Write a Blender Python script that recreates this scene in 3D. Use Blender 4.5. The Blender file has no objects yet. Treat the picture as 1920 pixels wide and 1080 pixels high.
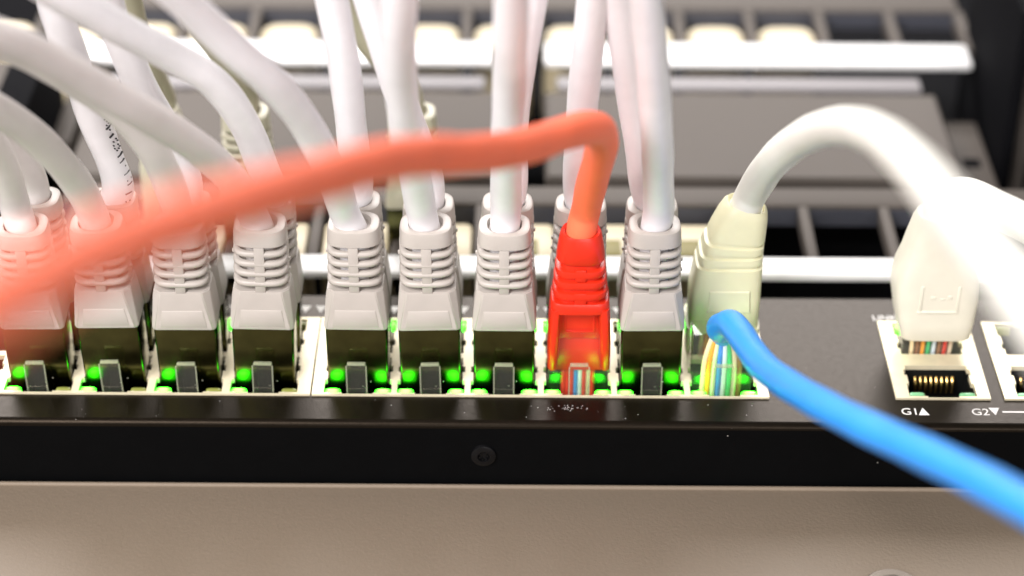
import bpy, bmesh, math, random
from mathutils import Vector, Matrix, noise

random.seed(7)
S = 0.001                      # all sizes below are written in millimetres
scene = bpy.context.scene
col = scene.collection
PI = math.pi

# ------------------------------------------------------------------ camera
cam_data = bpy.data.cameras.new('camera')
cam_data.sensor_width = 36.0
cam_data.lens = 72.75
cam_data.clip_start = 0.005
cam_data.clip_end = 20.0
cam_data.dof.use_dof = True
cam_data.dof.focus_distance = 0.377
cam_data.dof.aperture_fstop = 8.2
cam = bpy.data.objects.new('camera', cam_data)
col.objects.link(cam)
cam.matrix_world = Matrix((
    (0.999979, -0.006458, 0.0, 0.0),
    (0.003667, 0.567832, -0.823136, -0.307736),
    (0.005316, 0.823119, 0.567844, 0.237198),
    (0, 0, 0, 1)))
scene.camera = cam

# ------------------------------------------------------------------ light
world = bpy.data.worlds.new('World')
scene.world = world
world.use_nodes = True
bgn = world.node_tree.nodes['Background']
bgn.inputs[0].default_value = (1.0, 0.93, 0.86, 1)
bgn.inputs[1].default_value = 0.22


def area(name, loc, target, size, power, color):
    ld = bpy.data.lights.new(name, 'AREA')
    ld.shape = 'RECTANGLE'
    ld.size, ld.size_y = size
    ld.energy = power
    ld.color = color
    o = bpy.data.objects.new(name, ld)
    col.objects.link(o)
    o.location = loc
    o.rotation_euler = (Vector(target) - Vector(loc)).to_track_quat('-Z', 'Y').to_euler()
    return o


# ceiling tubes of the server room and a lamp from the aisle, plus an unseen added front fill
area('ceiling_lamp', (-0.08, 0.62, 0.46), (0.0, 0.02, 0.03), (0.9, 0.3), 11.0, (1.0, 0.97, 0.96))
area('aisle_lamp', (-0.48, -0.62, 0.74), (0.02, 0.0, 0.05), (0.6, 0.5), 19.0, (1.0, 0.965, 0.965))
area('front_fill', (0.30, -1.0, 0.30), (0.0, 0.0, 0.05), (0.6, 0.4), 4.0, (1.0, 0.97, 0.96))  # added fill lamp without a known source, lifts the cable undersides

scene.view_settings.view_transform = 'Standard'
scene.view_settings.look = 'None'
scene.view_settings.gamma = 1.0
scene.view_settings.exposure = 0.2
scene.view_settings.use_curve_mapping = False
scene.cycles.use_denoising = True
scene.cycles.max_bounces = 10
scene.cycles.transparent_max_bounces = 16
scene.cycles.sample_clamp_indirect = 6.0


# ------------------------------------------------------------------ materials
def new_mat(name):
    m = bpy.data.materials.new(name)
    m.use_nodes = True
    return m, m.node_tree.nodes, m.node_tree.links, m.node_tree.nodes['Principled BSDF']


def plastic(name, color, rough=0.45, spec=0.4, metal=0.0, var=0.06, scale=260.0, bump=0.0, bscale=2500.0,
            sss=0.0, coat=0.0, mottle=40.0):
    """Plain paint / plastic / metal with a little tonal drift and fine relief."""
    m, n, l, p = new_mat(name)
    tc = n.new('ShaderNodeTexCoord')
    nz = n.new('ShaderNodeTexNoise'); nz.inputs['Scale'].default_value = scale
    nz.inputs['Detail'].default_value = 4
    l.new(tc.outputs['Object'], nz.inputs['Vector'])
    ramp = n.new('ShaderNodeMapRange')
    ramp.inputs[1].default_value = 0.3; ramp.inputs[2].default_value = 0.7
    ramp.inputs[3].default_value = 1 - var; ramp.inputs[4].default_value = 1 + var
    l.new(nz.outputs['Fac'], ramp.inputs[0])
    mul = n.new('ShaderNodeVectorMath'); mul.operation = 'SCALE'
    mul.inputs[0].default_value = color
    l.new(ramp.outputs[0], mul.inputs['Scale'])
    l.new(mul.outputs[0], p.inputs['Base Color'])
    p.inputs['Metallic'].default_value = metal
    p.inputs['Specular IOR Level'].default_value = spec
    r2 = n.new('ShaderNodeMapRange')
    r2.inputs[3].default_value = max(rough - 0.06, 0.02); r2.inputs[4].default_value = rough + 0.06
    l.new(nz.outputs['Fac'], r2.inputs[0])
    l.new(r2.outputs[0], p.inputs['Roughness'])
    if sss:
        p.inputs['Subsurface Weight'].default_value = sss
        p.inputs['Subsurface Radius'].default_value = (1.0, 0.8, 0.6)
        p.inputs['Subsurface Scale'].default_value = 0.0012
    if coat:
        p.inputs['Coat Weight'].default_value = coat
        p.inputs['Coat Roughness'].default_value = 0.15
    if bump:
        bn = n.new('ShaderNodeTexNoise'); bn.inputs['Scale'].default_value = bscale
        bn.inputs['Detail'].default_value = 3
        l.new(tc.outputs['Object'], bn.inputs['Vector'])
        b = n.new('ShaderNodeBump'); b.inputs['Strength'].default_value = bump
        b.inputs['Distance'].default_value = 0.0002
        l.new(bn.outputs['Fac'], b.inputs['Height'])
        l.new(b.outputs[0], p.inputs['Normal'])
    return m


def dusty(m, density=900.0, thr=0.055):
    """sprinkle pale dust specks over a dark paint"""
    n, l = m.node_tree.nodes, m.node_tree.links
    p = n['Principled BSDF']
    src = p.inputs['Base Color'].links[0].from_socket
    tc = n.new('ShaderNodeTexCoord')
    v = n.new('ShaderNodeTexVoronoi'); v.inputs['Scale'].default_value = density
    l.new(tc.outputs['Object'], v.inputs['Vector'])
    lt = n.new('ShaderNodeMath'); lt.operation = 'LESS_THAN'; lt.inputs[1].default_value = thr
    l.new(v.outputs['Distance'], lt.inputs[0])
    nz = n.new('ShaderNodeTexNoise'); nz.inputs['Scale'].default_value = 60
    l.new(tc.outputs['Object'], nz.inputs['Vector'])
    gt = n.new('ShaderNodeMath'); gt.operation = 'GREATER_THAN'; gt.inputs[1].default_value = 0.6
    l.new(nz.outputs['Fac'], gt.inputs[0])
    mu = n.new('ShaderNodeMath'); mu.operation = 'MULTIPLY'
    l.new(lt.outputs[0], mu.inputs[0]); l.new(gt.outputs[0], mu.inputs[1])
    mix = n.new('ShaderNodeMix'); mix.data_type = 'RGBA'
    l.new(mu.outputs[0], mix.inputs['Factor'])
    l.new(src, mix.inputs['A'])
    mix.inputs['B'].default_value = (0.55, 0.52, 0.48, 1)
    l.new(mix.outputs['Result'], p.inputs['Base Color'])
    return m


def clear_plastic(name, tint, gloss=0.06, body=0.10, bodycol=(0.7, 0.7, 0.62)):
    """clear moulded polycarbonate: see-through with a fresnel gloss and a faint milky body"""
    m, n, l, p = new_mat(name)
    n.remove(p)
    out = n['Material Output']
    tr = n.new('ShaderNodeBsdfTransparent'); tr.inputs[0].default_value = (*tint, 1)
    df = n.new('ShaderNodeBsdfDiffuse'); df.inputs[0].default_value = (*bodycol, 1)
    gl = n.new('ShaderNodeBsdfGlossy'); gl.inputs['Roughness'].default_value = gloss
    m1 = n.new('ShaderNodeMixShader'); m1.inputs[0].default_value = body
    l.new(tr.outputs[0], m1.inputs[1]); l.new(df.outputs[0], m1.inputs[2])
    fr = n.new('ShaderNodeFresnel'); fr.inputs['IOR'].default_value = 1.58
    m2 = n.new('ShaderNodeMixShader')
    ge = n.new('ShaderNodeNewGeometry')      # inner faces must not mirror everything
    iv = n.new('ShaderNodeMath'); iv.operation = 'SUBTRACT'; iv.inputs[0].default_value = 1.0
    l.new(ge.outputs['Backfacing'], iv.inputs[1])
    fm = n.new('ShaderNodeMath'); fm.operation = 'MULTIPLY'
    l.new(fr.outputs[0], fm.inputs[0]); l.new(iv.outputs[0], fm.inputs[1])
    l.new(fm.outputs[0], m2.inputs[0]); l.new(m1.outputs[0], m2.inputs[1]); l.new(gl.outputs[0], m2.inputs[2])
    l.new(m2.outputs[0], out.inputs['Surface'])
    return m


def led_mat(name, color, strength):
    """a lit light pipe: hottest in the middle of the lens"""
    m, n, l, p = new_mat(name)
    p.inputs['Base Color'].default_value = (0.10, 0.35, 0.06, 1)
    p.inputs['Roughness'].default_value = 0.2
    tc = n.new('ShaderNodeTexCoord')
    ln = n.new('ShaderNodeVectorMath'); ln.operation = 'LENGTH'
    l.new(tc.outputs['Object'], ln.inputs[0])
    mr = n.new('ShaderNodeMapRange'); mr.interpolation_type = 'SMOOTHSTEP'
    mr.inputs[1].default_value = 0.0002; mr.inputs[2].default_value = 0.0015
    mr.inputs[3].default_value = strength * 3.0; mr.inputs[4].default_value = strength * 0.35
    l.new(ln.outputs['Value'], mr.inputs[0])
    p.inputs['Emission Color'].default_value = (*color, 1)
    l.new(mr.outputs[0], p.inputs['Emission Strength'])
    return m


M = {}
M['casing'] = dusty(plastic('charcoal_painted_steel', (0.004, 0.0031, 0.0022), 0.33, 0.165, bump=0.12, bscale=3200, var=0.04, scale=900))
M['casing'].node_tree.nodes['Principled BSDF'].inputs['Specular Tint'].default_value = (1.0, 0.78, 0.58, 1)
M['casing_side'] = dusty(plastic('black_painted_steel', (0.0018, 0.0019, 0.0021), 0.55, 0.05, bump=0.1), 420.0, 0.04)
M['panel'] = plastic('taupe_powder_coat', (0.19, 0.15, 0.11), 0.55, 0.3, bump=0.35, bscale=1500, var=0.02, scale=900)
M['shield'] = plastic('tinned_shield', (0.74, 0.66, 0.47), 0.42, 0.5, metal=0.25, var=0.06, scale=400)
M['port'] = plastic('black_port_plastic', (0.008, 0.008, 0.008), 0.35, 0.4)
M['gold'] = plastic('gold_contact', (0.95, 0.62, 0.22), 0.25, 0.5, metal=1.0)
M['led_on'] = led_mat('green_led_lit', (0.03, 1.0, 0.012), 13.0)
M['led_off'] = plastic('led_unlit', (0.24, 0.26, 0.06), 0.25, 0.5)
M['led_dim'] = plastic('led_unlit_green', (0.22, 0.55, 0.28), 0.25, 0.5)
M['print'] = plastic('white_print', (0.78, 0.76, 0.74), 0.6, 0.2)
M['boot'] = plastic('grey_boot_plastic', (0.43, 0.392, 0.355), 0.42, 0.4, var=0.03, bump=0.06)
M['cable'] = plastic('white_cable_jacket', (0.77, 0.75, 0.765), 0.38, 0.45, var=0.03, bump=0.05, bscale=900)
M['cable_dimmed_grey'] = plastic('dimmed_grey_cable_jacket', (0.66, 0.62, 0.60), 0.42, 0.45, var=0.03, bump=0.05, bscale=900)  # grey jacket, kept darker to put the left side's weaker light into colour
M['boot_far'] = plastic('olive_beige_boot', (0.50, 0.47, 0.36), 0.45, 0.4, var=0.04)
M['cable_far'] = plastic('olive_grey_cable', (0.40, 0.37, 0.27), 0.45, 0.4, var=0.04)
M['cream'] = plastic('cream_boot_plastic', (0.70, 0.675, 0.46), 0.38, 0.45, var=0.03, sss=0.25)
M['cream_pale'] = plastic('ivory_boot_plastic', (0.76, 0.72, 0.60), 0.40, 0.45, var=0.03)
M['cream_cable'] = plastic('ivory_cable_jacket', (0.78, 0.765, 0.70), 0.36, 0.45, var=0.02, bump=0.04, bscale=700)
M['red'] = plastic('red_boot_plastic', (0.66, 0.024, 0.007), 0.36, 0.45, var=0.04, bump=0.05)
M['red_cable'] = plastic('red_cable_jacket', (1.0, 0.185, 0.085), 0.5, 0.2, var=0.04, bump=0.05, bscale=700)
M['blue_cable'] = plastic('blue_cable_jacket', (0.03, 0.31, 0.88), 0.34, 0.5, var=0.04, bump=0.05, bscale=700)
M['shell'] = plastic('plated_plug_shell', (0.095, 0.095, 0.036), 0.19, 0.5, metal=1.0, var=0.2, scale=300)
M['latch_glint'] = clear_plastic('painted_latch_glint', (0.9, 0.92, 0.8), 0.1, 0.18, (0.75, 0.78, 0.62))  # milkier body paints a bright edge highlight on the latch
dusty(M['shell'], 700.0, 0.07)
_n = M['shell'].node_tree
_p = _n.nodes['Principled BSDF']
_mask = _p.inputs['Base Color'].links[0].from_node.inputs['Factor'].links[0].from_socket
_inv = _n.nodes.new('ShaderNodeMath'); _inv.operation = 'SUBTRACT'; _inv.inputs[0].default_value = 1.0
_n.links.new(_mask, _inv.inputs[1]); _n.links.new(_inv.outputs[0], _p.inputs['Metallic'])
M['latch'] = clear_plastic('clear_latch', (0.96, 0.97, 0.92), 0.06, 0.025)
M['clear'] = clear_plastic('clear_plug', (0.98, 0.98, 0.93), 0.05, 0.03)
M['clear_red'] = clear_plastic('red_lit_clear_plug', (0.97, 0.95, 0.9), 0.05, 0.012)
for nm, c in (('orange', (0.95, 0.36, 0.03)), ('white_orange', (0.90, 0.70, 0.45)), ('green', (0.05, 0.50, 0.18)),
              ('blue', (0.04, 0.24, 0.80)), ('white_blue', (0.66, 0.74, 0.88)), ('white_green', (0.66, 0.80, 0.50)),
              ('brown', (0.25, 0.11, 0.05)), ('white_brown', (0.66, 0.52, 0.40)), ('red', (0.7, 0.04, 0.03))):
    M['wire_' + nm] = plastic('wire_' + nm, c, 0.4, 0.4)
M['bar'] = plastic('white_label_strip', (0.86, 0.855, 0.85), 0.35, 0.4, var=0.02)
M['bg_grey'] = plastic('warm_grey_panel_paint', (0.10, 0.086, 0.075), 0.6, 0.15, var=0.04)
M['bg_lit_edge'] = plastic('lit_edge_grey', (0.24, 0.225, 0.23), 0.5, 0.25, var=0.03)  # paler than the cover, paints the brightness of its upturned edge
M['bg_blue'] = plastic('slate_cell_wall', (0.07, 0.073, 0.09), 0.5, 0.3)
M['bg_black'] = plastic('black_cell', (0.004, 0.004, 0.005), 0.8, 0.05)
M['bg_jack'] = plastic('cream_keystone_plastic', (0.55, 0.47, 0.31), 0.42, 0.4, var=0.04)
M['bg_hole'] = plastic('olive_jack_opening', (0.20, 0.17, 0.04), 0.5, 0.3)
M['steel'] = plastic('dull_steel', (0.62, 0.59, 0.55), 0.28, 0.5, metal=0.9)
M['screw_grey'] = plastic('worn_grey_screw', (0.16, 0.135, 0.11), 0.4, 0.5, metal=0.5)
M['black_screw'] = plastic('black_oxide_screw', (0.003, 0.003, 0.0035), 0.25, 0.25)
M['ink'] = plastic('black_ink', (0.03, 0.03, 0.03), 0.7, 0.2)


# ------------------------------------------------------------------ mesh helpers
class MB:
    """collects geometry in millimetres; build() links it as ONE mesh object"""

    def __init__(self):
        self.v, self.f = [], []

    def add(self, vs, fs):
        o = len(self.v)
        self.v += [tuple(p) for p in vs]
        self.f += [tuple(i + o for i in q) for q in fs]

    def box(self, x0, x1, y0, y1, z0, z1, b=0.0):
        """a box, its edges chamfered by b"""
        bm = bmesh.new()
        bmesh.ops.create_cube(bm, size=1)
        for w in bm.verts:
            w.co = Vector(((x0 + x1) / 2 + w.co.x * (x1 - x0), (y0 + y1) / 2 + w.co.y * (y1 - y0),
                           (z0 + z1) / 2 + w.co.z * (z1 - z0)))
        if b > 0:
            bmesh.ops.bevel(bm, geom=list(bm.edges), offset=b, segments=2, profile=0.5, affect='EDGES')
        self.bm(bm)

    def bm(self, bm):
        bm.verts.index_update()
        self.add([w.co[:] for w in bm.verts], [[w.index for w in f.verts] for f in bm.faces])
        bm.free()

    def loft(self, rings, cap0=True, cap1=True):
        n = len(rings[0])
        vs = [p for r in rings for p in r]
        fs = []
        for k in range(len(rings) - 1):
            for i in range(n):
                j = (i + 1) % n
                fs.append((k * n + i, k * n + j, (k + 1) * n + j, (k + 1) * n + i))
        if cap0:
            fs.append(tuple(reversed(range(n))))
        if cap1:
            fs.append(tuple((len(rings) - 1) * n + i for i in range(n)))
        self.add(vs, fs)

    def cyl(self, c, r, h, axis='Z', n=24, bevel=0.0, dome=0.0):
        prof = [(r - bevel * 0, 0.0), (r, h - bevel), (r - bevel, h)]
        if dome:
            prof = [(r, 0.0)] + [(r * math.cos(a), h * math.sin(a) ** 0.9) for a in
                                 [PI / 2 * k / 6 for k in range(1, 6)]] + [(r * 0.02, h)]
        rings = []
        for rr, hh in prof:
            ring = []
            for i in range(n):
                a = 2 * PI * i / n
                x, y = rr * math.cos(a), rr * math.sin(a)
                if axis == 'Z':
                    ring.append((c[0] + x, c[1] + y, c[2] + hh))
                else:  # facing -Y
                    ring.append((c[0] + x, c[1] - hh, c[2] + y))
            rings.append(ring)
        self.loft(rings)

    def build(self, name, mat, parent=None, sharp=35, mesh=None):
        me = bpy.data.meshes.new(name)
        me.from_pydata([(x * S, y * S, z * S) for x, y, z in self.v], [], self.f)
        b = bmesh.new(); b.from_mesh(me)
        bmesh.ops.recalc_face_normals(b, faces=b.faces)
        b.to_mesh(me); b.free()
        me.materials.append(mat)
        if sharp:
            me.polygons.foreach_set('use_smooth', [True] * len(me.polygons))
            me.set_sharp_from_angle(angle=math.radians(sharp))
        return link(name, me, parent)


def link(name, me, parent=None):
    o = bpy.data.objects.new(name, me)
    col.objects.link(o)
    o.parent = parent
    return o


def empty(name, loc=(0, 0, 0), rot=(0, 0, 0)):
    o = bpy.data.objects.new(name, None)
    o.empty_display_size = 0.005
    col.objects.link(o)
    o.matrix_world = Matrix.Translation(Vector(loc) * S) @ Matrix.Rotation(rot[2], 4, 'Z') @ \
        Matrix.Rotation(rot[0], 4, 'X') @ Matrix.Rotation(rot[1], 4, 'Y')
    return o


def tag(o, label, cat=None, group=None, kind=None):
    if label: o['label'] = label
    if cat: o['category'] = cat
    if group: o['group'] = group
    if kind: o['kind'] = kind
    return o


def ring(z, w, d, n=4.0, cx=0.0, cy=0.0, cnt=40, tilt=0.0):
    """superellipse outline of width w, depth d at height z"""
    pts = []
    for i in range(cnt):
        a = 2 * PI * i / cnt
        c, s = math.cos(a), math.sin(a)
        x = math.copysign(abs(c) ** (2 / n), c) * w / 2
        y = math.copysign(abs(s) ** (2 / n), s) * d / 2
        pts.append((cx + x, cy + y, z + x * tilt))
    return pts


def oct_ring(z, w, d, cf, cb=None, cx=0.0, cy=0.0):
    """rectangle with chamfered corners (front cf, back cb)"""
    cb = cf if cb is None else cb
    x, y = w / 2, d / 2
    q = [(x - cf, -y), (x, -y + cf), (x, y - cb), (x - cb, y), (-x + cb, y), (-x, y - cb), (-x, -y + cf), (-x + cf, -y)]
    return [(cx + a, cy + b, z) for a, b in q]


def grid_plate(mb, xs, ys, filled, z0, z1):
    """flat plate made of grid cells, open where filled(i, j) is false"""
    nx, ny = len(xs) - 1, len(ys) - 1
    F = [[bool(filled((xs[i] + xs[i + 1]) / 2, (ys[j] + ys[j + 1]) / 2)) for j in range(ny)] for i in range(nx)]
    idx = {}
    vs, fs = [], []

    def V(i, j, k):
        if (i, j, k) not in idx:
            idx[(i, j, k)] = len(vs)
            vs.append((xs[i], ys[j], (z0, z1)[k]))
        return idx[(i, j, k)]

    def on(i, j):
        return 0 <= i < nx and 0 <= j < ny and F[i][j]
    for i in range(nx):
        for j in range(ny):
            if not F[i][j]:
                continue
            fs.append((V(i, j, 1), V(i + 1, j, 1), V(i + 1, j + 1, 1), V(i, j + 1, 1)))
            fs.append((V(i, j, 0), V(i, j + 1, 0), V(i + 1, j + 1, 0), V(i + 1, j, 0)))
            if not on(i - 1, j): fs.append((V(i, j, 0), V(i, j, 1), V(i, j + 1, 1), V(i, j + 1, 0)))
            if not on(i + 1, j): fs.append((V(i + 1, j, 0), V(i + 1, j + 1, 0), V(i + 1, j + 1, 1), V(i + 1, j, 1)))
            if not on(i, j - 1): fs.append((V(i, j, 0), V(i + 1, j, 0), V(i + 1, j, 1), V(i, j, 1)))
            if not on(i, j + 1): fs.append((V(i, j + 1, 0), V(i, j + 1, 1), V(i + 1, j + 1, 1), V(i + 1, j + 1, 0)))
    mb.add(vs, fs)


def spline(pts, per=8):
    """centripetal Catmull-Rom through the points"""
    P = [Vector(p) for p in pts]
    P = [P[0] * 2 - P[1]] + P + [P[-1] * 2 - P[-2]]
    out = []
    for i in range(1, len(P) - 2):
        p0, p1, p2, p3 = P[i - 1], P[i], P[i + 1], P[i + 2]
        t0 = 0.0
        t1 = t0 + max((p1 - p0).length, 1e-4) ** 0.5
        t2 = t1 + max((p2 - p1).length, 1e-4) ** 0.5
        t3 = t2 + max((p3 - p2).length, 1e-4) ** 0.5
        for k in range(per):
            t = t1 + (t2 - t1) * k / per
            a1 = p0 * ((t1 - t) / (t1 - t0)) + p1 * ((t - t0) / (t1 - t0))
            a2 = p1 * ((t2 - t) / (t2 - t1)) + p2 * ((t - t1) / (t2 - t1))
            a3 = p2 * ((t3 - t) / (t3 - t2)) + p3 * ((t - t2) / (t3 - t2))
            b1 = a1 * ((t2 - t) / (t2 - t0)) + a2 * ((t - t0) / (t2 - t0))
            b2 = a2 * ((t3 - t) / (t3 - t1)) + a3 * ((t - t1) / (t3 - t1))
            out.append(b1 * ((t2 - t) / (t2 - t1)) + b2 * ((t - t1) / (t2 - t1)))
    out.append(P[-2])
    for _ in range(3):      # relax the small kinks a real jacket could not make
        out = [out[0]] + [(out[i - 1] + out[i] * 2 + out[i + 1]) / 4 for i in range(1, len(out) - 1)] + [out[-1]]
    return out


def frames(path):
    fr = []
    t = (path[1] - path[0]).normalized()
    nrm = t.orthogonal().normalized()
    for i, p in enumerate(path):
        t2 = (path[min(i + 1, len(path) - 1)] - path[max(i - 1, 0)]).normalized()
        nrm = t.rotation_difference(t2) @ nrm
        nrm = (nrm - t2 * nrm.dot(t2)).normalized()
        t = t2
        fr.append((p, t, nrm, t.cross(nrm)))
    return fr


def tube(mb, path, r, n=20, wob=0.02, seed=0.0, radii=None):
    """round jacket with the faint lumps of the twisted pairs inside"""
    fr = frames(path)
    rings = []
    dist = 0.0
    for i, (p, t, a, b) in enumerate(fr):
        if i: dist += (path[i] - path[i - 1]).length
        rr = r if radii is None else radii(i / (len(fr) - 1))
        pts = []
        for k in range(n):
            th = 2 * PI * k / n
            w = 1 + wob * math.sin(th * 2 + dist * 0.35 + seed) + wob * 0.8 * noise.noise(
                Vector((dist * 0.12 + seed * 3.1, math.cos(th), math.sin(th))))
            pts.append(p + (a * math.cos(th) + b * math.sin(th)) * rr * w)
        rings.append([q[:] for q in pts])
    mb.loft(rings)
    return fr


def text_mesh(name, body, size, loc, mat, parent, align='LEFT'):
    cu = bpy.data.curves.new(name, 'FONT')
    cu.body = body
    cu.size = size * S
    cu.align_x = align
    cu.extrude = 0.00002
    tmp = bpy.data.objects.new(name, cu)
    col.objects.link(tmp)
    dg = bpy.context.evaluated_depsgraph_get()
    me = bpy.data.meshes.new_from_object(tmp.evaluated_get(dg))
    bpy.data.objects.remove(tmp)
    bpy.data.curves.remove(cu)
    me.materials.clear()
    me.materials.append(mat)
    o = link(name, me, parent)
    o.location = Vector(loc) * S
    return o


# ------------------------------------------------------------------ the switch
# x runs along the row of ports, y away from the camera across the face, z out of the face
switch = empty('network_switch', (0, 13, 0))
SW = Vector((0, 13, 0))
tag(switch, 'charcoal network switch with two rows of silver framed ports and green lights', 'network switch')


def part(mb, name, mat, parent=None, sharp=35):
    """build under a parent whose origin is the switch origin"""
    mb.v = [(x, y - 13, z) for x, y, z in mb.v]
    return mb.build(name, mat, parent or switch, sharp)


FACE_Y0, FACE_Y1 = -8.0, 34.0
holes = [(-122.6, 48.2), (72.2, 89.8), (92.6, 110.2)]
HY0, HY1 = 0.15, 24.65
mb = MB()
xs = sorted([-230, 230] + [v for h in holes for v in h])
grid_plate(mb, xs, [FACE_Y0 + 1.2, HY0, HY1, FACE_Y1 - 1.2],
           lambda x, y: not (HY0 < y < HY1 and any(a < x < b for a, b in holes)), -1.0, 0.0)
# rolled edges and the far side
prof = [(FACE_Y1 - 1.2 - 0.001, 0.0)] + [(FACE_Y1 - 1.2 + 1.2 * math.sin(a), -1.2 + 1.2 * math.cos(a)) for a in
                                 [PI / 2 * k / 6 for k in range(1, 7)]] + [(FACE_Y1, -42.0)]
for x0, x1 in ((-230, 230),):
    mb.add([(x0, y, z) for y, z in prof] + [(x1, y, z) for y, z in prof],
           [(i, i + 1, len(prof) + i + 1, len(prof) + i) for i in range(len(prof) - 1)])
part(mb, 'faceplate', M['casing'])
mb = MB()
prof = [(FACE_Y0 + 1.2, 0.0)] + [(FACE_Y0 + 1.2 - 1.2 * math.sin(a), -1.2 + 1.2 * math.cos(a)) for a in
                                 [PI / 2 * k / 6 for k in range(1, 7)]]
mb.add([(-230, y, z) for y, z in prof] + [(230, y, z) for y, z in prof],
       [(i, i + 1, len(prof) + i + 1, len(prof) + i) for i in range(len(prof) - 1)])
part(mb, 'rolled_edge', M['casing'])
mb = MB()
mb.add([(-230, FACE_Y0, -1.2), (230, FACE_Y0, -1.2), (230, FACE_Y0, -42), (-230, FACE_Y0, -42)], [(0, 1, 2, 3)])
part(mb, 'chassis_side', M['casing_side'])

# countersunk screw in the chassis side
mb = MB()
rings = []
for rr, yy in ((2.45, 0.02), (2.3, 0.45), (1.9, 0.62), (1.15, 0.66), (0.95, 0.15), (0.05, 0.1)):
    rings.append([(-5.1 + rr * math.cos(2 * PI * i / 28), FACE_Y0 - yy, -7.4 + rr * math.sin(2 * PI * i / 28)) for i in range(28)])
mb.loft(rings)
scr = part(mb, 'side_screw', M['black_screw'])
mb = MB()
for k in range(6):
    a = PI / 3 * k + 0.3
    mb.box(-5.1 + 0.75 * math.cos(a) - 0.13, -5.1 + 0.75 * math.cos(a) + 0.13, FACE_Y0 - 0.62, FACE_Y0 - 0.2,
           -7.4 + 0.75 * math.sin(a) - 0.13, -7.4 + 0.75 * math.sin(a) + 0.13, 0.04)
part(mb, 'screw_socket', M['black_screw'], scr)

# shared small meshes: LED lens and port cavity
mb = MB()
mb.loft([ring(-1.2, 3.0, 1.3, 5, cnt=24), ring(-0.1, 3.0, 1.3, 5, cnt=24), ring(0.18, 2.6, 1.0, 4, cnt=24),
         ring(0.3, 1.7, 0.5, 3, cnt=24)])
led_proto = mb.build('led', M['led_on'])
led_mesh_on = led_proto.data
led_mesh_off = led_mesh_on.copy(); led_mesh_off.materials[0] = M['led_off']
led_mesh_dim = led_mesh_on.copy(); led_mesh_dim.materials[0] = M['led_dim']
bpy.data.objects.remove(led_proto)


def cavity(x0, x1, y0, y1, z0, z1):
    mb = MB()
    mb.add([(x0, y0, z1), (x1, y0, z1), (x1, y1, z1), (x0, y1, z1), (x0, y0, z0), (x1, y0, z0), (x1, y1, z0), (x0, y1, z0)],
           [(4, 5, 6, 7), (0, 1, 5, 4), (1, 2, 6, 5), (2, 3, 7, 6), (3, 0, 4, 7)])
    return mb


def jack_block(centers, x0, x1, leds, label, mid=(11.7, 13.2), wide=None):
    """silver shield with two rows of openings; leds[(col,row,side)] = 'on'/'off'/'dim'"""
    cut = []
    for c in centers:
        cut += [c - 6.35, c - 5.9, c - 2.9, c + 2.9, c + 5.9, c + 6.35]
    xs = sorted([x0, x1] + cut)
    ys = [0.0, 0.22, 0.62, 2.9, 4.6, 7.2, 9.0, mid[0], mid[1], 15.8, 17.6, 20.2, 21.9, 24.2, 24.58, 24.8]

    def filled(x, y):
        for c in centers:
            dx = abs(x - c)
            if dx > 6.35:
                continue
            for row in (0, 1):
                yy = y if row == 0 else 24.8 - y
                lo = mid[0] if row == 0 else 24.8 - mid[1]
                if yy > lo:
                    continue
                if dx < 2.9 and yy > 0.22: return False          # latch slot
                if dx < 5.9 and yy > 0.62: return False          # plug opening and light windows
                if dx < 6.35 and 0.62 < yy < 4.6: return False   # relief cut beside the lights
                if dx < 6.35 and 7.2 < yy < 9.0: return False
        return True
    mb = MB()
    grid_plate(mb, xs, ys, filled, -0.6, 0.45)
    sh = part(mb, 'jack_shield', M['shield'], sharp=30)
    if label: sh['label'] = label
    for ci, c in enumerate(centers):
        for row in (0, 1):
            ya, yb = (0.22, mid[0]) if row == 0 else (mid[1], 24.58)
            part(cavity(c - 6.35, c + 6.35, ya, yb, -13.0, -0.55), 'port_housing', M['port'], sh, sharp=0)
            for side in (-1, 1):
                st = leds.get((ci, row, side), 'off')
                o = link('led', {'on': led_mesh_on, 'off': led_mesh_off, 'dim': led_mesh_dim}[st], sh)
                yy = 1.62 if row == 0 else 24.8 - 1.62
                o.location = Vector((c + side * 4.75, yy - 13, 0.0)) * S
    return sh


RC = [-28.9, -15.15, -1.35, 12.45, 26.2, 40.0]
LC = [-117.0, -103.1, -89.0, -74.9, -60.75, -46.55]
leds = {}
for ci in range(6):
    leds[(ci, 0, -1)] = leds[(ci, 0, 1)] = 'on'
    leds[(ci, 1, 1)] = 'on'
leds[(3, 1, -1)] = 'on'
jack_block(RC, -37.45, 48.35, leds, 'silver port shield whose ports hold the red and blue cables')
leds = {}
for ci in range(6):
    leds[(ci, 0, -1)] = 'on'
leds[(2, 1, 1)] = leds[(4, 1, 1)] = 'on'
jack_block(LC, -123.0, -37.75, leds, 'silver port shield at the left end behind the red cable')
g1 = jack_block([81.1], 72.1, 89.9, {(0, 0, -1): 'dim', (0, 0, 1): 'dim', (0, 1, -1): 'on', (0, 1, 1): 'off'},
                'silver frame of the uplink port marked G1', mid=(10.2, 13.9))
g2 = jack_block([101.4], 92.5, 110.3, {(0, 0, -1): 'dim', (0, 0, 1): 'dim', (0, 1, -1): 'off', (0, 1, 1): 'off'},
                'silver frame of the empty uplink port marked G2', mid=(10.2, 13.9))
for sh, c in ((g1, 81.1), (g2, 101.4)):
    for k in range(8):
        mb = MB()
        x = c + (k - 3.5) * 1.02
        path = [Vector((x, 10.1, -2.2)), Vector((x, 9.6, -2.5)), Vector((x, 9.2, -3.0)), Vector((x, 8.9, -3.8)), Vector((x, 8.8, -5.0))]
        tube(mb, path, 0.3, 8, 0.0)
        part(mb, 'contact', M['gold'], sh)

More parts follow.
